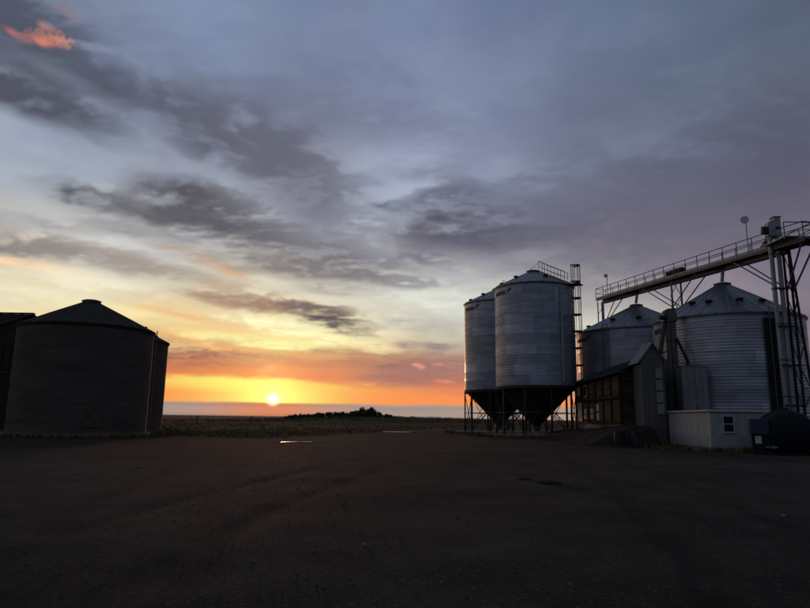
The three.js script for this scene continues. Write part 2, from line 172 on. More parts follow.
const mat = {
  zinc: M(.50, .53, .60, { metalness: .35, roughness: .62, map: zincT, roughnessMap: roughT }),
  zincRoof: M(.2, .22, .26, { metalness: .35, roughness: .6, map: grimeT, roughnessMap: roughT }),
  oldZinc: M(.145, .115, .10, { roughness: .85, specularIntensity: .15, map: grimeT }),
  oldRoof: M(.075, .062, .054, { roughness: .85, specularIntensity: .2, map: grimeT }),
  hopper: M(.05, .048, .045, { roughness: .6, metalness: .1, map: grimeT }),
  steel: M(.20, .205, .21, { metalness: .5, roughness: .6, map: grimeT }),
  darkSteel: M(.05, .05, .052, { metalness: .3, roughness: .65, map: grimeT }),
  galv: M(.44, .46, .47, { metalness: .4, roughness: .5, map: grimeT }),
  casing: M(.15, .16, .15, { roughness: .6, metalness: .2, map: grimeT }),
  tower: M(.165, .17, .178, { roughness: .7, metalness: .15, map: grimeT }),
  towerPale: M(.30, .31, .31, { roughness: .7, map: grimeT }),
  vent: M(.03, .03, .033, { roughness: .7 }),
  shedWall: M(.55, .55, .56, { roughness: .6, map: grimeT }),
  shedTrim: M(.7, .7, .69, { roughness: .5, map: grimeT }),
  glass: new THREE.MeshPhysicalMaterial({ color: new THREE.Color(.02, .024, .03), roughness: .06, metalness: 0, clearcoat: 1, clearcoatRoughness: .03 }),
  wood: M(.11, .085, .055, { map: woodT }),
  woodPale: M(.17, .14, .09, { map: woodT }),
  post: M(.05, .04, .03, { map: woodT }),
  litTone: M(.66, .60, .46, { roughness: .6, map: grimeT }),  // pale tone stands for sun patches and sky reflections on the plank front
  greenRoof: M(.055, .075, .07, { roughness: .6, metalness: .15, map: grimeT }),
  barn: M(.06, .053, .05, { specularIntensity: .15, map: grimeT }),
  barnRoof: M(.04, .036, .034, { specularIntensity: .1, roughness: .95, map: grimeT }),
  concrete: M(.22, .215, .205, { map: concT }),
  tank: M(.007, .010, .016, { roughness: .7 }),
  blue: M(.008, .024, .06, { roughness: .6 }),
  paleBox: M(.36, .36, .37, { roughness: .65, map: grimeT }),
  text: M(.05, .052, .058, { roughness: .7 }),
  lampGlass: M(.45, .45, .43, { roughness: .25 }),
  water: new THREE.MeshPhysicalMaterial({ color: new THREE.Color(.01, .009, .008), roughness: .22, ior: 1.33 }),
  mud: M(.009, .008, .007, { roughness: 1 }),
  stone: M(.075, .068, .062),
  paleStone: M(.17, .16, .15),
  bark: M(.03, .024, .018),
  leaf: new THREE.MeshPhysicalMaterial({ color: new THREE.Color(.05, .06, .025), roughness: .9, side: THREE.DoubleSide }),
  grass: M(.15, .095, .04, { side: THREE.DoubleSide, roughness: .95 }),
};
mat.zincSet = [mat.zinc, M(.455, .485, .555, { metalness: .35, roughness: .66, map: zincT, roughnessMap: roughT }), M(.53, .56, .62, { metalness: .35, roughness: .58, map: zincT, roughnessMap: roughT })];
mat.wet = M(.03, .026, .023, { roughness: 1, specularIntensity: .1 });
const font = await new FontLoader().loadAsync('fonts/droid/droid_sans_bold.typeface.json');

// ---------- ground ----------
// wheel tracks pressed into the yard: centre line x at distance f, half gauge .95 m
const TRACKS = [(f) => -3.2 + .012 * (f - 4) ** 2 - .00012 * f ** 3, (f) => 2.2 + .2 * f + .6 * Math.sin(f * .12), (f) => -1 - .32 * f + .004 * f * f, (f) => 6.5 - .16 * f + .5 * Math.sin(f * .1 + 1)];
function rut(x, f) { let d = 0; if (f < 2 || f > 60) return 0; for (const t of TRACKS) { const c = Math.abs(x - t(f) + .08 * vn(f * .7, 3.1)); d = Math.max(d, 1 - sm(.12, .3, Math.abs(c - .95))); } return d * sm(60, 40, f) * (.6 + .4 * vn(x * .3, f * .25)); }
const isYard = (x, f) => { const n = fbm(x * .06 + 3, f * .06, 3) * 7 + fbm(x * .4, f * .4, 2) * 1.6; const lim = x < 6 ? 43 + Math.max(0, x + 9) * 3.2 : 92; return sm(lim + 2.5 + n, lim - 2.5 + n, f) * sm(-52 + n, -47 + n, x) * sm(74 + n, 68 + n, x) ; };
function groundY(x, f) {
  const d = Math.hypot(x, f); let y = 0;
  y += 2.2 * Math.exp(-(((x + 14) / 42) ** 2) - (((f - 235) / 60) ** 2));                 // the rise with bushes
  y += 1.1 * Math.exp(-(((x - 60) / 60) ** 2) - (((f - 300) / 90) ** 2));
  y -= .5 * sm(60, 140, f) * sm(-10, -60, x);
  y += sm(60, 200, d) * fbm(x * .012, f * .012, 3) * .9;
  const yard = sm(30, 6, d);
  const rt = rut(x, f); y -= .022 * rt * sm(34, 12, d);
  y += yard * (fbm(x * .5, f * .5, 3) * .022 + fbm(x * .11 + 9, f * .11, 2) * .05);
  if (d > 2000) y -= (d - 2000) * .0004;
  return y;
}
{
  const NA = 560, NR = 300, pos = [], uv = [], colr = [], idx = [], c = new THREE.Color();
  for (let j = 0; j <= NR; j++) {
    const d = .4 * (7000 / .4) ** (j / NR);
    for (let i = 0; i <= NA; i++) {
      // finer steps ahead of the camera than behind it
      const s = i / NA * 2 - 1, a = Math.sign(s) * Math.PI * (Math.abs(s) < .7 ? Math.abs(s) / .7 * .3 : .3 + (Math.abs(s) - .7) / .3 * .7), x = Math.sin(a) * d, f = Math.cos(a) * d;
      pos.push(x, groundY(x, f), -f); uv.push((x * .83 + f * .56) / 3.1, (f * .83 - x * .56) / 3.1);
      const k = isYard(x, f), n = (1 - .28 * rut(x, f)) * (1 + fbm(x * .23, f * .23, 4) * .55 + fbm(x * .05 + 7, f * .035, 3) * .5 + fbm(x * 1.3, f * 1.3, 2) * .22), g = 1 + fbm(x * .09, f * .05, 4) * .7;
      c.setRGB(.074 * n * k + .15 * g * (1 - k), .064 * n * k + .092 * g * (1 - k), .0555 * n * k + .037 * g * (1 - k));
      colr.push(c.r, c.g, c.b);
      if (i < NA && j < NR) { const o = j * (NA + 1) + i; idx.push(o, o + 1, o + NA + 1, o + 1, o + NA + 2, o + NA + 1); }
    }
  }
  const g = new THREE.BufferGeometry(); g.setAttribute('position', new THREE.Float32BufferAttribute(pos, 3)); g.setAttribute('uv', new THREE.Float32BufferAttribute(uv, 2)); g.setAttribute('color', new THREE.Float32BufferAttribute(colr, 3)); g.setIndex(idx); g.computeVertexNormals();
  structure('ground', g, new THREE.MeshPhysicalMaterial({ specularIntensity: .15, vertexColors: true, map: gravelT, bumpMap: gravelB, bumpScale: .006, roughness: .97 }));
}
function blob(cx, f, rx, rf, seed, y = .006, n = 40) {
  const s = new THREE.Shape(), r = rng(seed), ph = [r() * 6, r() * 6, r() * 6];
  for (let i = 0; i <= n; i++) { const a = i / n * Math.PI * 2, k = 1 + .18 * Math.sin(2 * a + ph[0]) + .16 * Math.sin(3 * a + ph[1]) + .1 * Math.sin(5 * a + ph[2]); s[i ? 'lineTo' : 'moveTo'](Math.cos(a) * rx * k, Math.sin(a) * rf * k); }
  return new THREE.ShapeGeometry(s).rotateX(-Math.PI / 2).translate(cx, y + groundY(cx, f), -f);
}
structure('wet_soil', blob(-6.4, 36.9, 1.5, 2.2, 14, .008), mat.wet); structure('wet_soil', blob(-.6, 66, 2.6, 3.4, 16, .022), mat.wet);
structure('puddle', blob(-6.5, 36.8, .5, .42, 4, .014), mat.water);
structure('puddle', blob(-5.6, 37.3, .3, .25, 9, .014), mat.water);
structure('puddle', blob(-.6, 66, 1.5, .9, 6, .03), mat.water);
// concrete under the hopper bins
structure('concrete_pad', new THREE.CylinderGeometry(5.0, 5.05, .22, 64).translate(12.0, .08, -57), mat.concrete);
structure('concrete_pad', new THREE.CylinderGeometry(4.6, 4.65, .22, 64).translate(9.95, .10, -66), mat.concrete);
// earth bank rising along the open-fronted building to the tower
{
  const pos = [], uv = [], idx = [], nu = 60, nv = 26;
  for (let j = 0; j <= nv; j++) for (let i = 0; i <= nu; i++) {
    const u = i / nu, v = j / nv, f = 55 - 19.5 * u, x = 10.3 + 4.6 * v - .3 * u, up = sm(0, .82, v) * (.75 + .45 * sm(.1, .85, u)) * sm(0, .06, u) * sm(1, .9, u);
    pos.push(x, -.05 + up + fbm(x * 1.4, f * 1.4, 3) * .12, -f); uv.push(x / 4, f / 4);
    if (i < nu && j < nv) { const o = j * (nu + 1) + i; idx.push(o, o + 1, o + nu + 1, o + 1, o + nu + 2, o + nu + 1); }
  }
  const g = new THREE.BufferGeometry(); g.setAttribute('position', new THREE.Float32BufferAttribute(pos, 3)); g.setAttribute('uv', new THREE.Float32BufferAttribute(uv, 2)); g.setIndex(idx); g.computeVertexNormals();
  structure('earth_bank', g, M(.045, .041, .038, { map: gravelT, bumpMap: gravelB, bumpScale: .02, roughness: .97 }));
}

// ---------- grain bins ----------
function corrugated(R, h, pitch = .2, amp = .013, seg = 84, per = 4) {
  const n = Math.round(h / pitch) * per, pos = [], uv = [], idx = [];
  for (let j = 0; j <= n; j++) for (let i = 0; i <= seg; i++) {
    const a = i / seg * Math.PI * 2, r = R + Math.cos(j / per * Math.PI * 2) * amp;
    pos.push(Math.sin(a) * r, j / n * h, Math.cos(a) * r); uv.push(i / seg * Math.max(1, Math.round(R / 4)), j / n * h / 6);
    if (i < seg && j < n) { const o = j * (seg + 1) + i; idx.push(o, o + 1, o + seg + 1, o + 1, o + seg + 2, o + seg + 1); }
  }
  const g = new THREE.BufferGeometry(); g.setAttribute('position', new THREE.Float32BufferAttribute(pos, 3)); g.setAttribute('uv', new THREE.Float32BufferAttribute(uv, 2)); g.setIndex(idx); g.computeVertexNormals(); return g;
}
function roofPanel(R, y0, r1, y1, n) {     // one trapezoid sheet with a standing rib on each edge
  const h = Math.PI / n, rib = .035, w = .06 / R, A = [[-h, rib], [-h + w, rib], [-h + w * 1.8, 0], [0, .004], [h - w * 1.8, 0], [h - w, rib], [h, rib]], pos = [], uv = [], idx = [];
  const L = Math.hypot(R - r1, y1 - y0), nx = (y1 - y0) / L, ny = (R - r1) / L;
  [[R, y0 - .05, 0], [R, y0, 1], [(R + r1) / 2, (y0 + y1) / 2, 1], [r1, y1, 1]].forEach(([r, y, k], j) => A.forEach(([a, t]) => { const s = (j === 3 ? .4 : 1) * k, rr = r + nx * t * s, aa = j === 3 ? a : a; pos.push(Math.sin(aa) * rr, y + ny * t * s, Math.cos(aa) * rr); uv.push(a * R / 3, j * .4); }));
  for (let j = 0; j < 3; j++) for (let i = 0; i < 6; i++) { const o = j * 7 + i; idx.push(o, o + 1, o + 7, o + 1, o + 8, o + 7); }
  const g = new THREE.BufferGeometry(); g.setAttribute('position', new THREE.Float32BufferAttribute(pos, 3)); g.setAttribute('uv', new THREE.Float32BufferAttribute(uv, 2)); g.setIndex(idx); const e = g.toNonIndexed(); e.computeVertexNormals(); return e;
}
// directions round a bin are compass-like: 0 = away from the camera along its axis, 90 = right
const dirOf = (deg) => new THREE.Vector3(Math.sin(deg * DEG), 0, -Math.cos(deg * DEG));
const at = (deg, r, y) => dirOf(deg).multiplyScalar(r).setY(y);
function wordmark(o, R, y, deg, size, text = 'WESTEEL') {
  const g = new TextGeometry(text, { font, size, depth: .02, curveSegments: 3 }); g.computeBoundingBox(); const w = g.boundingBox.max.x;
  const s = new THREE.Shape([new THREE.Vector2(w + size * .35, 0), new THREE.Vector2(w + size * .8, size * 1.25), new THREE.Vector2(w + size * 2.0, size * 1.55), new THREE.Vector2(w + size * 1.2, size * .75)]);
  const all = [g.toNonIndexed(), new THREE.ExtrudeGeometry(s, { depth: .02, bevelEnabled: false }).toNonIndexed()];
  const m = mergeGeometries(all), p = m.attributes.position;
  for (let i = 0; i < p.count; i++) { const d = deg - (p.getX(i) - w / 2) / R / DEG, q = at(d, R + .02 + p.getZ(i), y + p.getY(i)); p.setXYZ(i, q.x, q.y, q.z); }
  m.computeVertexNormals(); return part('wordmark', m, mat.text, o);
}
function binTop(o, { R, eave, peak, panels, vents = [], roofMat, capR = .55 }) {
  const pg = roofPanel(R + .12, eave + .02, capR, peak - .22, panels);
  for (let i = 0; i < panels; i++) { const p = part('roof_panel', pg, roofMat, o); p.rotation.y = (i + .5) / panels * Math.PI * 2; }
  part('eave_ring', lathe([[R - .02, eave - .16], [R + .05, eave - .16], [R + .07, eave], [R - .02, eave]], 84), roofMat, o);
  const collar = part('fill_collar', lathe([[capR + .03, peak - .3], [capR + .03, peak - .14], [capR + .08, peak - .14], [capR + .08, peak - .08], [capR - .1, peak - .02], [0, peak + .02]], 24), mat.steel, o);
  const slope = (peak - .22 - eave) / (R + .12 - capR);
  for (const [deg, fr, s = 1] of vents) {
    const r = R * fr, y = eave + (R + .12 - r) * slope, v = part('roof_vent', [lathe([[.2, -.25], [.2, .12]], 12), lathe([[.17, .1], [.33, .1], [.33, .2], [.2, .29], [0, .32]], 14)], mat.vent, o);
    v.position.copy(at(deg, r, y)); v.scale.setScalar(s * .78);
  }
  return slope;
}
function ringStack(o, R, y0, y1, m, seed, want = .9, seg = 84, amp = .011) {
  const n = Math.round((y1 - y0) / want), h = (y1 - y0) / n, g = corrugated(R, h, h / Math.round(h / .2), amp, seg), r = rng(seed);
  for (let i = 0; i < n; i++) { const p = part('wall_ring', g, m === mat.zinc ? mat.zincSet[Math.floor(r() * 3)] : m, o); p.position.y = y0 + i * h; p.rotation.y = r() * 6.28; const s = 1 + (i % 2 ? .0016 : 0); p.scale.set(s, 1, s); }
}
function flatBin({ x, f, R, eave, peak, panels = 30, vents, wall, roof, label, group, mark, seed, door }) {
  const o = thing('grain_bin', label, 'grain bin', x, f, group);
  part('foundation', new THREE.CylinderGeometry(R + .25, R + .3, .3, 64).translate(0, .1, 0), mat.concrete, o);
  ringStack(o, R, .24, eave, wall, seed, .9, 84, wall === mat.oldZinc ? .004 : .011);
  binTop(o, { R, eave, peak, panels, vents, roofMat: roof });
  if (mark) wordmark(o, R, eave - mark[1], mark[0], mark[2]);
  if (door != null) { const d = part('access_door', rb(.08, 1.5, .9, 0, 0, 0, .02), wall === mat.oldZinc ? wall : mat.steel, o); d.position.copy(at(door, R + .03, 1.35)); d.rotation.y = (90 - door) * DEG; part('door_handle', bar(new THREE.Vector3(.07, -.2, .3), new THREE.Vector3(.07, .2, .3), .02), mat.darkSteel, d); }
  return o;
}
const azOf = (x, f) => Math.atan2(x, f) / DEG;
function ladder(o, R, deg, y0, y1, cageFrom, off = .18, name = 'ladder_rail') {
  const c = dirOf(deg), t = new THREE.Vector3(-c.z, 0, c.x), P = (r, s, y) => c.clone().multiplyScalar(r).addScaledVector(t, s).setY(y);
  for (const s of [-.24, .24]) part(name, beam(P(R + off, s, y0), P(R + off, s, y1), .05, .05), mat.steel, o);
  const rungs = []; for (let y = y0 + .2; y < y1; y += .3) rungs.push(bar(P(R + off, -.24, y), P(R + off, .24, y), .016, 5)); part('ladder_rungs', rungs, mat.steel, o).userData.kind = 'stuff';
  if (cageFrom == null) return;
  const arc = (y, k) => { const g = []; let q; for (let i = 0; i <= 10; i++) { const a = i / 10 * Math.PI, p = P(R + off + Math.sin(a) * .74, -Math.cos(a) * .36, y); if (q) g.push(beam(q, p, .03, k)); q = p; } return g; };
  for (let y = cageFrom, i = 0; y <= y1 + .01; y += (y1 - cageFrom) / Math.round((y1 - cageFrom) / 1.45), i++) part('cage_hoop', arc(y, .13), mat.darkSteel, o);
  for (let i = 1; i < 6; i++) { const a = i / 6 * Math.PI; part('cage_strip', beam(P(R + off + Math.sin(a) * .74, -Math.cos(a) * .36, cageFrom), P(R + off + Math.sin(a) * .74, -Math.cos(a) * .36, y1), .035, .035), mat.steel, o); }
  for (let y = y0 + .6; y < y1 - .5; y += 1.8) for (const s of [-.24, .24]) part('standoff', beam(P(R, s, y), P(R + off, s, y), .04, .04), mat.steel, o);
}
// the two flat-bottomed bins on the right
const binR = { x: 24.47, f: 47, R: 5.2, eave: 8.9, peak: 12.05 }, binL = { x: 22.1, f: 58.6, R: 5.6, eave: 9.55, peak: 12.45 };
const GR = 'corrugated steel bins under the overhead walkway';
{
  const a = azOf(binR.x, binR.f);
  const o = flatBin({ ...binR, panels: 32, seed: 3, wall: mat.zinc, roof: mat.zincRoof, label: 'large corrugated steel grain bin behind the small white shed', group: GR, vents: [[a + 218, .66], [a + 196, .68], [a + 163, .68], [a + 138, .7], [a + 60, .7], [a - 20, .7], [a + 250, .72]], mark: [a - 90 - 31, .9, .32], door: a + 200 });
  // broad dark strip up the front, behind the ladder
  const deg = a + 180 - 31; const s = part('dark_strip', rb(1.0, 7.6, .09, 0, 0, 0, .03), mat.darkSteel, o); s.position.copy(at(deg, binR.R + .1, 4.7)); s.rotation.y = (180 - deg) * DEG;
  ladder(o, binR.R + .2, deg, .4, 9.3);
}
{
  const a = azOf(binL.x, binL.f);
  const o = flatBin({ ...binL, panels: 34, seed: 8, wall: mat.zinc, roof: mat.zincRoof, label: 'large steel grain bin behind the long open-fronted building', group: GR, vents: [[a - 90 - 14, .8], [a + 212, .7], [a + 178, .7], [a + 145, .72], [a + 20, .7], [a - 60, .72]], mark: [a - 90 - 27, .9, .32], door: a + 150 });
  ladder(o, binL.R, a - 90 - 62, .4, 10);
}
// the older bins on the left
const GL = 'dark old bins on the left';
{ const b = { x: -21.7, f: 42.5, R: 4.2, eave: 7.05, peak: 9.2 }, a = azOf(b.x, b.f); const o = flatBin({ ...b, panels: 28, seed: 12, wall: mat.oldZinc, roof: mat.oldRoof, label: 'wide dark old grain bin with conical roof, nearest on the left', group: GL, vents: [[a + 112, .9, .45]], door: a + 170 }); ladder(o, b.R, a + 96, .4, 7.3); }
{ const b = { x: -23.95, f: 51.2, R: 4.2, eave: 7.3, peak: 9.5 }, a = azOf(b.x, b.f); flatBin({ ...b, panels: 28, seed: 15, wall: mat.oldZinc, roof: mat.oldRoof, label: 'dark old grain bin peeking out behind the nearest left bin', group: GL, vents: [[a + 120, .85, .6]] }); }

// hopper bins on legs
function hopperBin({ x, f, label, seed, front }) {
  const R = 3.58, eave = 13.43, peak = 15.25, base = 4.36, o = thing('hopper_bin', label, 'hopper bin', x, f, 'hopper bottomed bins on legs'), a = azOf(x, f);
  ringStack(o, R, base, eave, mat.zinc, seed, .91);
  const vents = [[a - 90 - 12, .82, .9], [a + 232, .55, .9], [a + 150, .62, .9], [a + 60, .6, .9], [a + 0, .6, .9]];
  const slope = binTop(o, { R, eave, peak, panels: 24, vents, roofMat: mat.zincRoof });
  wordmark(o, R, eave - .85, a - 90 - 34, .3);
  // hopper, ring beam, chute
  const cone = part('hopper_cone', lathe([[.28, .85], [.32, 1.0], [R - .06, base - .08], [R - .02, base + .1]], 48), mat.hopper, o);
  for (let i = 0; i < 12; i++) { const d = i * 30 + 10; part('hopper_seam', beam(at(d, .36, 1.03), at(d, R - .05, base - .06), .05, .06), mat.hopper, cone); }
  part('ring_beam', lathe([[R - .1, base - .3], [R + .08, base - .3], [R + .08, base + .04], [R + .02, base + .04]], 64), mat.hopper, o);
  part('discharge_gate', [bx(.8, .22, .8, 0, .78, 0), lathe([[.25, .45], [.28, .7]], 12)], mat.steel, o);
  const n = 10, L = (i) => a + 15 + i * 360 / n;
  for (let i = 0; i < n; i++) {
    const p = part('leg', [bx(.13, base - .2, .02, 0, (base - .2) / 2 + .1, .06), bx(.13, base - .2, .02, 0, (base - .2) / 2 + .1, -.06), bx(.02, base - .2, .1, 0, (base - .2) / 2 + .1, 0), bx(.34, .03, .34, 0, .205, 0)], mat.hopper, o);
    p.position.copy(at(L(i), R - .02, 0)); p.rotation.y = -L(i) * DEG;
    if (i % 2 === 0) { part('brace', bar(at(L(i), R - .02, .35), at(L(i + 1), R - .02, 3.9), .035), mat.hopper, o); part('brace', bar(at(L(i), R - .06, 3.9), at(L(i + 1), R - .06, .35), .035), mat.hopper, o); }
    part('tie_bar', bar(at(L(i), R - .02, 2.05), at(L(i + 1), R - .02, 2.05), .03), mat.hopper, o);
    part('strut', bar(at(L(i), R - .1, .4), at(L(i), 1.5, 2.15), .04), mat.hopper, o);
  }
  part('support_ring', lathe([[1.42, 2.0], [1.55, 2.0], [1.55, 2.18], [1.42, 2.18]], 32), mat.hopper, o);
  // climbing ladder with cage, and a handrailed roof walk
  const dl = a + 90 + 24;
  ladder(o, R, dl, front ? .5 : 3, eave + 1.75, 3.2);
  part('landing', [beam(at(dl, R - .15, eave - .02), at(dl, R + 1.0, eave - .02), 1.0, .07)], mat.darkSteel, o);
  part('sight_tube', beam(at(dl + 26, R + .06, base + .3), at(dl + 26, R + .06, eave - .3), .2, .16), mat.galv, o);
  const walk = [[.75, 1.05], [1.3, 1.02], [1.9, 1.0], [2.55, 1.0], [3.2, 1.0]], c = dirOf(dl), t = new THREE.Vector3(-c.z, 0, c.x), rY = (r) => eave + (R + .12 - r) * slope;
  for (const s of [-.38, .38]) {
    let q, q2;
    for (const [r, h] of walk) { const b = at(dl, r, rY(r)).addScaledVector(t, s), top = b.clone().setY(b.y + h), m = b.clone().setY(b.y + h * .5); part('rail_post', bar(b, top, .026), mat.steel, o); if (q) { part('handrail', bar(q, top, .026), mat.steel, o); part('mid_rail', bar(q2, m, .02), mat.steel, o); } q = top; q2 = m; }
  }
  part('rail_stay', bar(at(dl, .75, rY(.75) + 1.05), at(dl + 180, .35, peak + .1), .02), mat.steel, o);
  const steps = []; for (let r = .8; r < 3.5; r += .3) steps.push(beam(at(dl, r, rY(r) + .1).addScaledVector(t, -.36), at(dl, r, rY(r) + .1).addScaledVector(t, .36), .14, .04)); part('roof_steps', steps, mat.steel, o);
  return o;
}
hopperBin({ x: 11.98, f: 57, seed: 21, front: true, label: 'nearer tall hopper bin on dark legs with caged ladder' });
hopperBin({ x: 9.95, f: 65.4, seed: 27, label: 'farther hopper bin half hidden behind the nearer hopper bin' });

// ---------- bucket elevator and overhead walkway ----------
const cwX = (f) => 25.55 - .2026 * (f - 41.6), cwY = (f) => 13.5 + .0345 * (f - 47), CW = (f, side = 0, up = 0) => V(cwX(f) + side * .98, cwY(f) + up, f + side * .2);
{
  const o = tag(new THREE.Group(), 'long handrailed steel walkway and conveyor above the bin roofs', 'walkway'); o.name = numbered('overhead_walkway'); scene.add(o);
  const F0 = 38.7, F1 = 65;
  part('conveyor_trough', beam(CW(F0 + 2.2, .15, -.32), CW(F1 - .3, .15, -.28), .4, .38), mat.steel, o);
  for (const s of [-.55, .55]) { part('stringer', beam(CW(F0, s, -.1), CW(F1, s, -.1), .06, .22), mat.steel, o); }
  for (let f = F0; f < F1 - .1; f += 1.46) part('deck_plate', beam(CW(f + .012, 0, .02), CW(Math.min(F1, f + 1.448), 0, .02), 1.1, .035), mat.galv, o);
  for (let f = F0 + .7; f < F1; f += 2.92) part('cross_bearer', beam(CW(f, -.62, -.24), CW(f, .62, -.24), .1, .12), mat.steel, o);
  const n = 18;
  for (const s of [-.57, .57]) {
    for (let i = 0; i <= n; i++) { const f = F0 + (F1 - F0) * i / n; part('rail_post', bar(CW(f, s, 0), CW(f, s, 1.1), .032, 6), mat.steel, o); }
    part('handrail', bar(CW(F0, s, 1.1), CW(F1, s, 1.1), .032), mat.steel, o); part('mid_rail', bar(CW(F0, s, .56), CW(F1, s, .56), .026), mat.steel, o); part('toe_plate', beam(CW(F0, s, .1), CW(F1, s, .1), .02, .12), mat.galv, o);
  }
  for (const f of [F0, F1]) { part('end_rail', bar(CW(f, -.57, 1.1), CW(f, .57, 1.1), .032), mat.steel, o); part('end_rail', bar(CW(f, -.57, .56), CW(f, .57, .56), .026), mat.steel, o); }
  // spouts down to the roof peaks
  for (const b of [binR, binL]) { const p = V(b.x, b.peak + .12, b.f), q = CW(b.f, .15, -.5); part('spout', bar(p, q, .13, 14), mat.galv, o); part('spout_box', beam(CW(b.f - .45, .15, -.1), CW(b.f + .45, .15, -.1), .7, .62), mat.darkSteel, o); }
  // drive unit on the walkway
  part('drive_motor', [beam(CW(51.6, .1, .5), CW(52.9, .1, .5), .5, .5), bar(CW(53, .1, .55), CW(53.7, .1, .55), .22, 12)], mat.darkSteel, o);
  // support frame between the bins
  const base = (s, df) => V(cwX(52.5) + s, .1, 52.55 + df);
  for (const [s, df] of [[-.45, -.22], [.45, -.22], [-.45, .22], [.45, .22]]) part('tower_post', beam(base(s, df), CW(52.5, s, -.35), .11, .11), mat.steel, o);
  for (let y = 1.5; y < 12.5; y += 1.8) { part('tower_brace', bar(V(cwX(52.5) - .45, y, 52.33), V(cwX(52.5) + .45, y + 1.7, 52.33), .03), mat.steel, o); part('tower_brace', bar(V(cwX(52.5) + .45, y, 52.77), V(cwX(52.5) - .45, y + 1.7, 52.77), .03), mat.steel, o); }
  for (const s of [-.5, .5]) { part('knee_brace', bar(V(cwX(52.5) + s * .8, 11.1, 52.5), CW(56.6, s, -.3), .05), mat.steel, o); part('knee_brace', bar(V(cwX(52.5) + s * .8, 11.1, 52.5), CW(49.3, s, -.3), .05), mat.steel, o); }
  // far end posts behind the left bin
  for (const s of [-.45, .1]) part('tower_post', bar(V(cwX(64.9) + s, .05, 64.75), CW(64.9, s, -.3), s < 0 ? .06 : .15, 10), mat.galv, o);
  for (let y = 2; y < 13; y += 1.5) part('tower_brace', bar(V(cwX(64.9) - .45, y, 64.75), V(cwX(64.9) + .1, y + .8, 64.75), .03), mat.steel, o);
  for (const s of [-.4, .4]) part('knee_brace', bar(V(cwX(64.9), 11.0, 64.75), CW(61.4, s, -.3), .05), mat.steel, o);
  // knee braces back to the elevator
  for (const s of [-.5, .5]) part('knee_brace', bar(V(25.25 + s * .5, 10.7, 41.35), CW(45.0, s, -.3), .055), mat.steel, o);
  for (const s of [-.5, .5]) part('knee_brace', bar(V(25.9 + s * .4, 10.1, 41.1), CW(39.0, s, -.3), .06), mat.steel, o);
}
{
  const X = 25.25, F = 41.25, o = thing('bucket_elevator', 'tall twin tube bucket elevator rising in front of the right bin', 'grain elevator', X, F);
  part('boot', [rb(1.5, 1.1, .7, 0, .6, 0, .05)], mat.steel, o);
  for (const s of [-.25, .25]) {
    const tr = part('leg_trunk', bar(new THREE.Vector3(s, 1.0, 0), new THREE.Vector3(s, 14.2, 0), .15, 16), mat.galv, o);
    for (let y = 3.2; y < 14; y += 2.4) part('flange', new THREE.CylinderGeometry(.21, .21, .07, 16).translate(s, y, 0), mat.steel, tr);
  }
  part('elevator_head', [rb(.95, .7, .5, 0, 14.4, 0, .06), new THREE.CylinderGeometry(.44, .44, .45, 20, 1).rotateX(Math.PI / 2).translate(0, 14.75, 0)], mat.galv, o);
  part('head_cover', [rb(.46, .9, .5, .24, 14.95, 0, .05), bx(.56, .05, .6, .24, 15.43, 0)], mat.galv, o);
  part('drive_motor', [rb(.42, .3, .32, -.7, 14.3, .25, .04), new THREE.CylinderGeometry(.14, .14, .4, 14).rotateZ(Math.PI / 2).translate(-.68, 14.56, .25)], mat.darkSteel, o);
  part('discharge_spout', bar(new THREE.Vector3(0, 14.2, -.2), new THREE.Vector3(-.05, 13.3, -1.6), .24, 12), mat.steel, o);
  // lattice support on the right
  const post = [[.75, .35, .75, .3], [.75, -.35, .75, -.3], [1.75, .1, .95, .05]];
  post.forEach(([x0, z0, x1, z1]) => part('lattice_post', beam(new THREE.Vector3(x0, .05, z0), new THREE.Vector3(x1, 13.1, z1), .12, .12), mat.darkSteel, o));
  const rx = (y) => 1.75 - .8 * y / 13.1;
  for (let y = .6, k = 0; y < 12.6; y += 1.55, k++) { part('lattice_brace', bar(new THREE.Vector3(.75, k % 2 ? y : y + 1.55, .2), new THREE.Vector3(rx(y + .8), k % 2 ? y + 1.55 : y, .1), .035), mat.darkSteel, o); part('lattice_tie', bar(new THREE.Vector3(.75, y, .2), new THREE.Vector3(rx(y), y, .1), .03), mat.darkSteel, o); part('lattice_brace', bar(new THREE.Vector3(.75, y, .34), new THREE.Vector3(.75, y + 1.55, -.34), .03), mat.darkSteel, o); }
  for (let y = 2.6; y < 13; y += 2.6) part('trunk_clamp', bx(1.2, .1, .1, .2, y, .25), mat.darkSteel, o);
  // platform rails round the head
  for (const [px, pz] of [[1.25, 2.2], [-.6, 2.2]]) part('rail_post', bar(new THREE.Vector3(px, 13.25, pz), new THREE.Vector3(px, 14.4, pz), .035), mat.steel, o);
  part('platform', bx(2.0, .06, 2.6, .35, 13.42, 1.0), mat.galv, o);
  part('handrail', [bar(new THREE.Vector3(1.25, 14.4, 2.2), new THREE.Vector3(1.25, 14.4, -.3), .035), bar(new THREE.Vector3(1.25, 13.95, 2.2), new THREE.Vector3(1.25, 13.95, -.3), .028), bar(new THREE.Vector3(1.25, 14.4, 2.2), new THREE.Vector3(-.6, 14.4, 2.2), .035), bar(new THREE.Vector3(1.25, 14.4, -.3), new THREE.Vector3(1.25, 13.4, -.3), .035)], mat.steel, o);
}
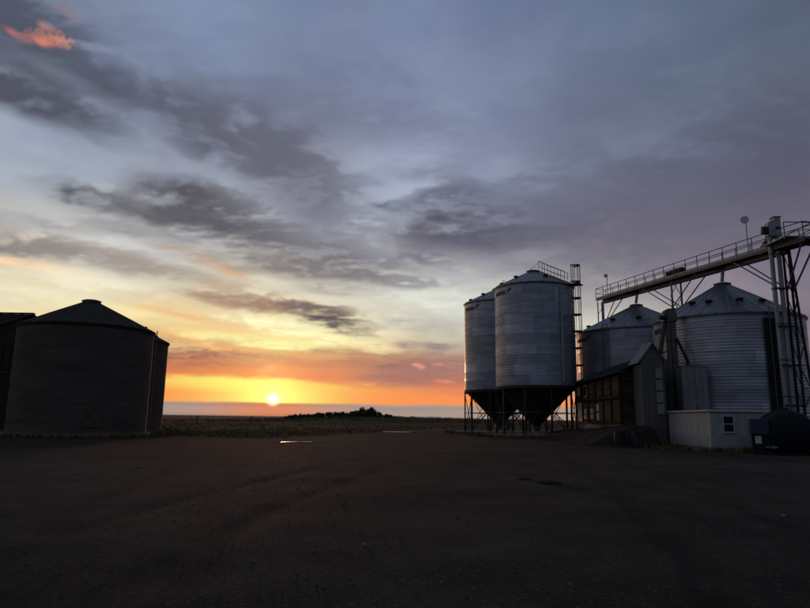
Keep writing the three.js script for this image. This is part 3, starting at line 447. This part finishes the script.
// flood lamps on poles, unlit, clamped to the walkway rail
for (const [f, h, r, label] of [[43.4, 2.45, .27, 'larger round flood lamp on a pole near the elevator head'], [62.6, 2.0, .2, 'smaller flood lamp on a pole at far end of walkway']]) {
  const p = CW(f, -.6, .06), o = thing('flood_lamp', label, 'lamp', p.x, -p.z, 'flood lamps on the walkway');
  part('pole', bar(new THREE.Vector3(0, p.y, 0), new THREE.Vector3(0, p.y + h, 0), .035, 8), mat.galv, o);
  const hd = part('lamp_head', lathe([[0, -.14], [r * .5, -.12], [r, .06], [r, .1]], 18).rotateX(Math.PI / 2), mat.galv, o); hd.position.set(-.1, p.y + h, .05); hd.rotation.y = -.5;
  part('lens', new THREE.CylinderGeometry(r * .96, r * .96, .02, 18).rotateX(Math.PI / 2).translate(0, 0, .09), mat.lampGlass, hd);
}

// ---------- smaller elevator leg between the bins ----------
{
  const o = thing('elevator_leg', 'shorter boxy elevator leg with spouts beside the grey tower', 'grain elevator', 18.98, 44.2);
  for (const s of [-.2, .22]) part('leg_trunk', rb(.38, 8.5, .34, s, 4.3, 0, .02), mat.casing, o);
  for (let y = 1.2; y < 8.4; y += 1.5) part('flange', bx(.92, .06, .46, .01, y, 0), mat.casing, o);
  part('elevator_head', [rb(.95, .5, .6, 0, 8.75, 0, .05), new THREE.CylinderGeometry(.46, .46, .56, 20, 1, false, -Math.PI / 2, Math.PI).rotateX(-Math.PI / 2).translate(0, 8.98, 0)], mat.casing, o);
  part('drive_motor', new THREE.CylinderGeometry(.17, .17, .5, 12).rotateZ(Math.PI / 2).translate(-.55, 8.75, .3), mat.darkSteel, o);
  part('spout', bar(new THREE.Vector3(-.35, 8.4, .1), new THREE.Vector3(-2.15, 5.9, 3.3), .15, 12), mat.darkSteel, o);
  part('spout', [bar(new THREE.Vector3(.35, 7.3, .2), new THREE.Vector3(.86, 5.7, .6), .11, 12), bar(new THREE.Vector3(.86, 5.75, .6), new THREE.Vector3(.86, 1.0, .6), .11, 12)], mat.darkSteel, o);
}
// ---------- grey tower at the end of the open building ----------
{
  const o = thing('sided_tower', 'narrow grey sided tower with peaked roof at building end', 'tower', 15.55, 39.8);
  const w = 1.36, h = 5.3;
  part('core', bx(w - .04, h, w - .04, 0, h / 2, 0), mat.tower, o);
  const sheet = [bx(.335, h - .1, .03, 0, h / 2, 0), bx(.05, h - .1, .05, -.16, h / 2, .01)];
  const g = mergeGeometries(sheet);
  for (let i = 0; i < 4; i++) for (let k = 0; k < 4; k++) { const p = part('siding_sheet', g, mat.tower, o); p.rotation.y = k * Math.PI / 2; const u = -w / 2 + .17 + i * .34; p.position.set(Math.cos(k * Math.PI / 2) * u + Math.sin(k * Math.PI / 2) * (w / 2), 0, -Math.sin(k * Math.PI / 2) * u + Math.cos(k * Math.PI / 2) * (w / 2)); }
  for (let i = 0; i < 4; i++) part('louvre_panel', rb(.42, .62, .06, .36, 2.2 + i * .74, w / 2 + .06, .01), mat.towerPale, o);
  // gable roof with overhang to the left, that slope coloured paler as if lit
  const tri = new THREE.Shape([new THREE.Vector2(-w / 2, 0), new THREE.Vector2(w / 2, 0), new THREE.Vector2(.05, 1.0)]);
  part('gable', new THREE.ExtrudeGeometry(tri, { depth: w, bevelEnabled: false }).translate(0, h, -w / 2), mat.tower, o);
  part('roof_sheet', beam(new THREE.Vector3(-w / 2 - .28, h - .28, 0), new THREE.Vector3(.06, h + 1.06, 0), w + .3, .05), mat.towerPale, o);
  part('roof_sheet', beam(new THREE.Vector3(w / 2 + .15, h - .16, 0), new THREE.Vector3(.04, h + 1.05, 0), w + .3, .05), mat.tower, o);
}
// ---------- long open-fronted building ----------
{
  const x0 = 14.12, f0 = 41.0, x1 = 14.75, f1 = 53.6, L = Math.hypot(x1 - x0, f1 - f0), o = thing('plank_building', 'long brown plank building with posts and light patches painted pale below green roof', 'building', x0, f0);
  o.rotation.y = Math.atan2(-(x1 - x0), f1 - f0);               // local -z runs along the front, local +x goes in
  const E = 4.6, W = 2.9, B = 1.25, n = 6, bay = L / n;
  part('foundation', bx(W, B, L, W / 2, B / 2, -L / 2), mat.concrete, o);
  part('back_wall', bx(.12, E + 1.0 - B, L, W, B + (E + 1.0 - B) / 2, -L / 2), mat.wood, o);
  for (const z of [0, -L]) part('end_wall', bx(W - .2, E - B, .1, W / 2, B + (E - B) / 2, z), mat.wood, o);
  part('loft_floor', bx(W - .1, .12, L - .2, W / 2, 3.02, -L / 2), mat.wood, o);
  for (let i = 0; i <= n; i++) part('post', rb(.18, E - B, .18, 0, B + (E - B) / 2, -i * bay, .015), mat.post, o);
  part('rail', bx(.16, .16, L, -.06, 3.02, -L / 2), mat.post, o); part('rail', bx(.18, .2, L + .2, -.05, E - .08, -L / 2), mat.post, o); part('rail', bx(.16, .14, L, -.06, B + .07, -L / 2), mat.post, o);
  const plank = new THREE.BoxGeometry(.035, .205, bay - .19), r = rng(31);
  for (let i = 0; i < n; i++) {
    const z = -(i + .5) * bay;
    const up = { 5: 'panel', 4: 'window', 3: 'panel' }[i], low = { 5: 'door', 4: 'hatch', 3: 'hatch', 2: 'hatches' }[i];
    for (let k = 0; k < 6; k++) if (!(up === 'window' && k > 0 && k < 5)) part('plank', plank, r() < .45 ? mat.woodPale : mat.wood, o).position.set(.02 + r() * .012, 3.24 + k * .212, z);   // upper boards
    if (up === 'window') { part('plank', bx(.035, .84, .5, .025, 3.77, z - bay / 2 + .4), mat.wood, o); part('plank', bx(.035, .84, .5, .025, 3.77, z + bay / 2 - .4), mat.wood, o); const w = part('window', bx(.05, .9, bay - 1.1, -.0, 3.78, z), mat.litTone, o); part('pane', bx(.02, .74, bay - 1.3, -.035, 3.78, z), mat.glass, w); }  // window frame takes the pale light-patch tone
    if (up === 'panel') part('lit_loft_panel', rb(.04, .7, .9, -.025, 3.82, z - .3, .01), i === 5 ? mat.litTone : mat.woodPale, o);  // upper panel coloured pale for a bright patch of light
    if (low !== 'door') for (let k = 0; k < 7; k++) part('plank', plank, r() < .45 ? mat.woodPale : mat.wood, o).position.set(.02 + r() * .012, B + .26 + k * .212, z);
    if (low === 'door') { const d = part('door', rb(.06, 1.55, bay - .5, -.02, B + .9, z, .01), mat.litTone, o); part('door_handle', bx(.05, .2, .04, -.07, B + .9, z - .6), mat.darkSteel, d); }  // door coloured pale to stand for light falling on the front
    if (low === 'hatch') { const w = part('lit_hatch_panel', rb(.05, .8, .85, -.03, B + .72, z - .2, .01), mat.litTone, o); part('hatch_bar', bx(.03, .06, .9, -.065, B + .72, z - .2), mat.post, w); }  // hatch drawn where a patch of light shows, brightness put into its colour
    if (low === 'hatches') for (const y of [.5, 1.15]) part('lit_hatch_panel', rb(.05, .55, .7, -.03, B + y, z - .5, .01), mat.litTone, o);  // stacked pale panels, light patches painted as hatches
  }
  const s = Math.hypot(W + .7, 1.5), sheet = new THREE.BoxGeometry(s, .05, .74), ribg = mergeGeometries([sheet, bx(s, .05, .06, 0, .04, .34)]);
  for (let i = 0; i < Math.round((L + .6) / .75); i++) { const p = part('roof_sheet', ribg, mat.greenRoof, o); p.position.set((W - .1) / 2 - .15, E + .62, -i * .75 + .1); p.rotation.z = Math.atan2(1.5, W + .7); }
}
// drums at the foot of the bank
for (const [x, f, label] of [[13.1, 35.6, 'dark steel drum at foot of bank, nearer the white shed'], [12.3, 36.2, 'dark steel drum at foot of bank, nearer the hopper bins']]) {
  const o = thing('steel_drum', label, 'drum', x, f, 'drums at the foot of the bank');
  part('drum_body', lathe([[0, .02], [.29, .02], [.3, .05], [.29, .08], [.29, .3], [.305, .32], [.29, .34], [.29, .6], [.305, .62], [.29, .64], [.29, .85], [.3, .88], [.28, .88], [.27, .86], [0, .86]], 28), mat.darkSteel, o);
  part('bung', new THREE.CylinderGeometry(.035, .035, .03, 10).translate(.15, .875, .08), mat.steel, o);
}
// ---------- tall pale cabinet by the bin ----------
{
  const o = thing('pale_cabinet', 'tall pale metal cabinet between the white shed and bin', 'cabinet', 19.72, 42.85);
  part('housing', rb(1.8, 5.15, .8, 0, 2.6, 0, .03), mat.paleBox, o);
  part('cap', bx(1.9, .06, .9, 0, 5.2, 0), mat.paleBox, o);
  for (const s of [-.45, .45]) part('door_panel', rb(.84, 4.7, .03, s, 2.6, .41, .01), mat.paleBox, o);
  part('handle', bx(.04, .3, .05, .06, 2.4, .45), mat.steel, o);
}
// ---------- white shed ----------
{
  const x0 = 16.2, f0 = 33.5, W = 2.85, L = 5.6, Hh = 1.98, o = thing('white_shed', 'small flat roofed white metal shed with one window', 'shed', x0, f0);
  o.rotation.y = -.045;                                        // local +x right, -z away
  part('core', bx(W - .06, Hh, L - .06, W / 2, Hh / 2, -L / 2), mat.shedWall, o);
  part('skirting', bx(W + .06, .14, L + .06, W / 2, .07, -L / 2), mat.concrete, o);
  const sg = (w) => mergeGeometries([bx(w - .004, Hh - .16, .03, 0, Hh / 2 + .06, 0), bx(.035, Hh - .16, .03, -w / 2 + .03, Hh / 2 + .06, .015), bx(.02, Hh - .16, .02, -w / 2 + w / 3, Hh / 2 + .06, .012), bx(.02, Hh - .16, .02, -w / 2 + 2 * w / 3, Hh / 2 + .06, .012)]);
  const nl = 7, gl = sg(L / nl); for (let i = 0; i < nl; i++) for (const s of [0, 1]) { const p = part('siding_sheet', gl, mat.shedWall, o); p.position.set(s ? W : 0, 0, -(i + .5) * L / nl); p.rotation.y = s ? Math.PI / 2 : -Math.PI / 2; }
  const nf = 3, gf = sg(W / nf); for (let i = 0; i < nf; i++) for (const s of [0, 1]) { const p = part('siding_sheet', gf, mat.shedWall, o); p.position.set((i + .5) * W / nf, 0, s ? -L : 0); p.rotation.y = s ? Math.PI : 0; }
  for (const [cx, cz] of [[0, 0], [W, 0], [0, -L], [W, -L]]) part('corner_trim', bx(.1, Hh - .14, .1, cx, Hh / 2 + .07, cz), mat.shedTrim, o);
  part('roof', [rb(W + .3, .1, L + .3, W / 2, Hh + .07, -L / 2, .02)], mat.shedTrim, o);
  const win = part('window', [bx(.62, .06, .07, .94, 1.79, .03), bx(.62, .08, .1, .94, .94, .04), bx(.06, .8, .07, .66, 1.365, .03), bx(.06, .8, .07, 1.22, 1.365, .03), bx(.5, .05, .06, .94, 1.37, .03)], mat.shedTrim, o);
  for (const y of [1.155, 1.575]) part('pane', bx(.5, .36, .02, .94, y, .03), mat.glass, win);
}
// ---------- round topped tank with blue cabinet, at the right edge ----------
{
  const o = thing('liquid_tank', 'dark round topped tank with blue cabinet at right edge', 'tank', 18.05, 29.9);
  o.rotation.y = -.42;
  const pr = [[0, 1.75], [.35, 1.72], [.75, 1.58], [.98, 1.34], [1.04, 1.1]]; const prof = [...pr, ...pr.slice(0, -1).reverse().map(([r, z]) => [r, -z])].reverse();
  const body = lathe(prof, 48).rotateX(Math.PI / 2); body.scale(1.12, 1, 1); part('tank_shell', body.translate(.12, 1.02, -1.5), mat.tank, o);
  for (const z of [-.65, -1.5, -2.35]) { const b = new THREE.TorusGeometry(1.05, .03, 6, 48); b.scale(1.12, 1, 1); part('band', b.translate(.12, 1.02, z), mat.darkSteel, o); }
  part('manhole', lathe([[0, .2], [.2, .19], [.24, .14], [.24, -.1]], 20).translate(.12, 2.02, -1.5), mat.tank, o);
  for (const z of [-.8, -2.3]) part('saddle', rb(2.0, .5, .18, .12, .25, z, .02), mat.darkSteel, o);
  part('skid', [bx(.12, .14, 3.4, -.75, .07, -1.5), bx(.12, .14, 3.4, .95, .07, -1.5)], mat.darkSteel, o);
  const cab = part('pump_cabinet', rb(.8, .74, .7, -1.12, 1.28, -.2, .04), mat.blue, o); part('cabinet_handle', bx(.16, .03, .04, -1.1, 1.2, .17), mat.darkSteel, cab);
  part('cabinet_stand', bx(.7, .92, .55, -1.1, .46, -.25), mat.tank, o);
  part('outlet_pipe', [new THREE.CylinderGeometry(.06, .06, .5, 10).rotateZ(Math.PI / 2).translate(-.7, .32, .3), new THREE.CylinderGeometry(.09, .09, .12, 12).rotateZ(Math.PI / 2).translate(-.62, .32, .3)], mat.steel, o);
  part('valve_wheel', new THREE.TorusGeometry(.09, .015, 6, 16).rotateX(Math.PI / 2).translate(-.8, .48, .3), mat.darkSteel, o);
  part('hose', new THREE.TubeGeometry(new THREE.CatmullRomCurve3([new THREE.Vector3(-.95, .32, .3), new THREE.Vector3(-1.2, .14, .45), new THREE.Vector3(-.9, .05, .7), new THREE.Vector3(-.2, .05, .75), new THREE.Vector3(.4, .06, .5)]), 24, .035, 7), mat.tank, o);
  part('notice_plate', rb(.27, .36, .02, -1.2, .66, .05, .008), mat.shedTrim, o);
}
// ---------- barn beyond the left edge ----------
{
  const o = thing('barn', 'dark gable roofed barn cut off by the left edge', 'barn', -34.4, 56), W = 8, L = 26, E = 7.35, P = 10.2;
  const s = new THREE.Shape([new THREE.Vector2(-W, 0), new THREE.Vector2(W, 0), new THREE.Vector2(W, E), new THREE.Vector2(0, P - .05), new THREE.Vector2(-W, E)]);
  part('wall', new THREE.ExtrudeGeometry(s, { depth: L, bevelEnabled: false }).rotateY(-Math.PI / 2), mat.barn, o);
  const sl = Math.hypot(W + .3, (P - E) * (W + .3) / W), g = mergeGeometries([bx(.98, .06, sl), bx(.06, .05, sl, .46, .05, 0)]), n = 27;
  for (let i = 0; i < n; i++) for (const k of [-1, 1]) { const p = part('roof_sheet', g, mat.barnRoof, o); p.position.set(.2 - i, (P + E) / 2 - .02, k * (W + .3) / 2); p.rotation.x = k * Math.atan2(P - E, W); }
  part('ridge_cap', bx(L + 1, .07, .5, -L / 2 + .2, P + .14, 0), mat.barnRoof, o);
  const d = part('sliding_door', bx(.1, 4.6, 4.6, .06, 2.35, 1.5), mat.barn, o); part('door_track', bx(.1, .14, 9, .08, .2 + 4.6, 1.5), mat.darkSteel, d);
  for (let i = 0; i < 16; i++) part('batten', bx(.06, E - .1, .05, .03, E / 2, -W + .5 + i), mat.barn, o);
}

// ---------- far bushes on the rise ----------
function bush(x, f, h, w, seed, label, tall) {
  const y0 = groundY(x, f) - .1, o = thing(tall ? 'far_tree' : 'far_bush', label, tall ? 'tree' : 'bush', x, f, tall ? 'taller trees on the far rise' : 'bushes along the far rise'), r = rng(seed); o.position.y = y0;
  const limbs = [bar(new THREE.Vector3(0, 0, 0), new THREE.Vector3(0, h * .6, 0), .09, 5, .04)];
  for (let i = 0; i < 4; i++) { const a = r() * 6.28; limbs.push(bar(new THREE.Vector3(0, h * (.15 + .1 * i), 0), new THREE.Vector3(Math.cos(a) * w * .35, h * (.5 + .12 * i), Math.sin(a) * w * .35), .04, 4, .02)); }
  part('trunk', limbs, mat.bark, o);
  const pos = [], nl = 900, cl = []; for (let i = 0; i < 9; i++) { const a = r() * 6.28, q = Math.sqrt(r()) * w * .38; cl.push([Math.cos(a) * q, h * (.08 + .74 * r() * (1 - q / w)), Math.sin(a) * q, (.2 + .16 * r()) * Math.min(w, h)]); }
  const A = new THREE.Vector3(), B = new THREE.Vector3(), C = new THREE.Vector3();
  for (let i = 0; i < nl; i++) { const c = cl[i % 9], rr = c[3] * Math.cbrt(r()); A.set(r() - .5, r() - .5, r() - .5).normalize(); const px = c[0] + A.x * rr, py = Math.max(.05, c[1] + A.y * rr), pz = c[2] + A.z * rr, s = .3 + .35 * r(); B.set(r() - .5, r() - .5, r() - .5).normalize().multiplyScalar(s); C.set(r() - .5, r() - .5, r() - .5).normalize().multiplyScalar(s * .7); pos.push(px, py, pz, px + B.x, py + B.y, pz + B.z, px + C.x, py + C.y, pz + C.z); }
  const g = new THREE.BufferGeometry(); g.setAttribute('position', new THREE.Float32BufferAttribute(pos, 3)); g.computeVertexNormals(); part('crown', g, mat.leaf, o);
}
{
  const r = rng(91);
  // px-free: bearings in degrees, distance, height, width
  const row = [[-10.2, 205, 1.3, 2.2], [-9.4, 208, 1.9, 2.4], [-8.7, 212, 1.5, 2.6], [-8.1, 206, 1.5, 2.2], [-7.6, 210, 2.0, 2.6], [-7.0, 214, 2.2, 3], [-6.5, 208, 2.4, 2.8], [-5.9, 212, 2.8, 3], [-5.4, 216, 2.4, 2.6], [-4.9, 207, 2.0, 2.8], [-4.3, 212, 2.5, 2.6], [-2.4, 214, 2.6, 2.4], [-1.9, 210, 2.0, 2.6], [-1.2, 208, 1.5, 2.4]];
  row.forEach(([a, d, h, w], i) => bush(Math.sin(a * DEG) * d, Math.cos(a * DEG) * d, h * .85, w * 1.6, 400 + i, 'small dark bush in the row along the far rise'));
  [[-3.75, 210, 3.5, 2.8, 'dark far tree, left of the trio of taller ones'], [-3.25, 213, 3.3, 2.6, 'dark far tree, middle of the trio of taller ones'], [-2.8, 209, 4.0, 2.6, 'tallest dark far tree, right end of the trio']].forEach(([a, d, h, w, l], i) => bush(Math.sin(a * DEG) * d, Math.cos(a * DEG) * d, h, w, 500 + i, l, true));
}
// low scrub along the skyline, too fine to count
{
  const r = rng(61), pos = []; for (let i = 0; i < 60; i++) { const a = r() * 6.28, q = Math.sqrt(r()) * .9, x = Math.cos(a) * q, z = Math.sin(a) * q, y = r() * (1 - q * q * .7), s = .1 + .16 * r(); pos.push(x, y, z, x + (r() - .5) * s * 2, y + (r() - .5) * s * 2, z + (r() - .5) * s * 2, x + (r() - .5) * s * 2, y + (r() - .5) * s * 2, z + (r() - .5) * s * 2); }
  const g = new THREE.BufferGeometry(); g.setAttribute('position', new THREE.Float32BufferAttribute(pos, 3)); g.computeVertexNormals();
  const N = 1500, m = new THREE.InstancedMesh(g, mat.leaf, N), d = new THREE.Object3D();
  for (let k = 0; k < N; k++) { const a = (-26 + 36 * r()) * DEG, D = 150 + 110 * r(), x = Math.sin(a) * D, f = Math.cos(a) * D, s = (.25 + .55 * r() * r()) * (.7 + Math.max(0, .8 * fbm(x * .06, 4.4, 3) + .3)); d.position.set(x, groundY(x, f) - .05, -f); d.rotation.y = r() * 6.28; d.scale.set(s * 1.8, s, s * 1.8); d.updateMatrix(); m.setMatrixAt(k, d.matrix); }
  m.name = 'far_scrub'; tag(m, 'low dark scrub scattered along the far skyline', 'scrub', null, 'stuff'); m.castShadow = m.receiveShadow = true; scene.add(m);
}
// fence posts out in the field
for (const [a, d, label] of [[-18.0, 118, 'lone wooden fence post in the field near the dark bins'], [-13.5, 118, 'lone wooden fence post in the field under the sun']]) {
  const x = Math.sin(a * DEG) * d, f = Math.cos(a * DEG) * d, o = thing('fence_post', label, 'post', x, f, 'posts in the field'); o.position.y = groundY(x, f) - .1;
  part('shaft', bar(new THREE.Vector3(0, 0, 0), new THREE.Vector3(.03, 1.5, 0), .09, 8, .075), mat.post, o);
  part('top', new THREE.ConeGeometry(.075, .1, 8).translate(.03, 1.55, 0), mat.post, o);
}
// rough grass of the field and round the bins
{
  const pos = [], r = rng(7); for (let i = 0; i < 9; i++) { const a = r() * 6.28, l = .07 + .12 * r(), x = (r() - .5) * .3, z = (r() - .5) * .3, w = .018, dx = Math.cos(a), dz = Math.sin(a), b = .12 + .15 * r(); pos.push(x - dz * w, 0, z + dx * w, x + dz * w, 0, z - dx * w, x + dx * b, l, z + dz * b); }
  const g = new THREE.BufferGeometry(); g.setAttribute('position', new THREE.Float32BufferAttribute(pos, 3)); g.computeVertexNormals();
  const N = 26000, m = new THREE.InstancedMesh(g, mat.grass, N + 2600), d = new THREE.Object3D(), c = new THREE.Color(); let k = 0;
  while (k < N) {
    const f = 40 + 150 * r() ** 1.8, x = (r() * 1.5 - .95) * f, y = isYard(x, f); if (y > .35 + .4 * r() || (x > 6 && f < 90)) continue;
    d.position.set(x, groundY(x, f) - .02, -f); d.rotation.set(0, r() * 6.28, 0); const s = .5 + .9 * r(); d.scale.set(s * 1.3, s * (.5 + .7 * Math.max(0, .5 + fbm(x * .15, f * .15, 2))), s * 1.3); d.updateMatrix(); m.setMatrixAt(k, d.matrix); const t = .85 + .3 * r(); c.setRGB(t, t * (.9 + .12 * r()), t * .9); m.setColorAt(k, c); k++;
  }
  for (let q = 0; q < 2600; q++) {   // weeds at the feet of bins, pads and the bank
    const [cx, cf, R] = [[-21.7, 42.5, 4.5], [-23.95, 51.2, 4.5], [24.47, 47, 5.5], [12, 57, 5.1], [9.95, 66, 4.7], [17.6, 36.3, 3.4]][q % 6], a = r() * 6.28, rr = R + .05 + r() ** 2 * 1.2, x = cx + Math.sin(a) * rr, f = cf - Math.cos(a) * rr;
    d.position.set(x, groundY(x, f) - .01, -f); d.rotation.set(0, r() * 6.28, 0); const s = .6 + 1.2 * r(); d.scale.set(s, s * (.8 + r()), s); d.updateMatrix(); m.setMatrixAt(k, d.matrix); const t = .7 + .5 * r(); c.setRGB(t, t, t * .9); m.setColorAt(k++, c);
  }
  m.name = 'field_grass'; tag(m, 'rough dark grass of the field beyond the yard', 'grass', null, 'stuff'); m.castShadow = m.receiveShadow = true; scene.add(m);
}
// loose gravel
{
  const g = new THREE.IcosahedronGeometry(1, 0), p = g.attributes.position, r = rng(13); for (let i = 0; i < p.count; i++) { const s = .8 + .35 * vn(p.getX(i) * 3 + 5, p.getY(i) * 3 + p.getZ(i) * 2); p.setXYZ(i, p.getX(i) * s * 1.2, p.getY(i) * s * .6, p.getZ(i) * s); } g.computeVertexNormals();
  const N = 9000, m = new THREE.InstancedMesh(g, mat.stone, N), d = new THREE.Object3D(), c = new THREE.Color();
  for (let k = 0; k < N; k++) { const f = 3 + 32 * r() ** 1.7, x = (r() * 2 - 1) * (f * .85 + 2), s = .004 + .016 * r() ** 3 + (r() < .006 ? .014 : 0); d.position.set(x, groundY(x, f) + s * .15, -f); d.rotation.set(r(), r() * 6.28, r()); d.scale.setScalar(s); d.updateMatrix(); m.setMatrixAt(k, d.matrix); const t = .5 + .9 * r(); c.setRGB(t, t * .97, t * .93); m.setColorAt(k, c); }
  m.name = 'loose_gravel'; tag(m, 'loose dark gravel scattered over the yard', 'gravel', null, 'stuff'); m.castShadow = m.receiveShadow = true; scene.add(m);
}
// a few pale stones and one dark clod that stand out
function lump(name, x, f, r, flat, m, label, cat, seed) { const g = new THREE.IcosahedronGeometry(r, 3), p = g.attributes.position; for (let i = 0; i < p.count; i++) { const v = new THREE.Vector3().fromBufferAttribute(p, i), s = 1 + .35 * fbm(v.x / r * 1.6 + seed, v.y / r * 1.6 + v.z / r * 1.3, 3); p.setXYZ(i, v.x * s, Math.max(-r * .3, v.y * s * flat), v.z * s); } g.computeVertexNormals(); const o = part(numbered(name), g, m); o.position.set(x, groundY(x, f) + r * flat * .3, -f); tag(o, label, cat); return o; }
lump('pale_stone', -7.3, 18, .07, .7, mat.paleStone, 'small pale stone on the yard before the dark bins', 'stone', 2);
lump('pale_stone', 5.98, 10.2, .035, .7, mat.paleStone, 'small pale stone on the near yard at right', 'stone', 3);
lump('pale_stone', -.42, 7.5, .025, .7, mat.paleStone, 'tiny pale stone on the near yard at centre', 'stone', 5);
{ const o = lump('mud_clod', 3.45, 15.3, .3, .16, mat.mud, 'flat dark clod of mud on the yard before the hopper bins', 'clod', 6); o.scale.set(1, 1, 1.5); }
lump('mud_clod', 3.0, 15.9, .16, .14, mat.mud, 'smaller dark mud smear beside the larger flat clod', 'clod', 8);

renderer.render(scene, camera);
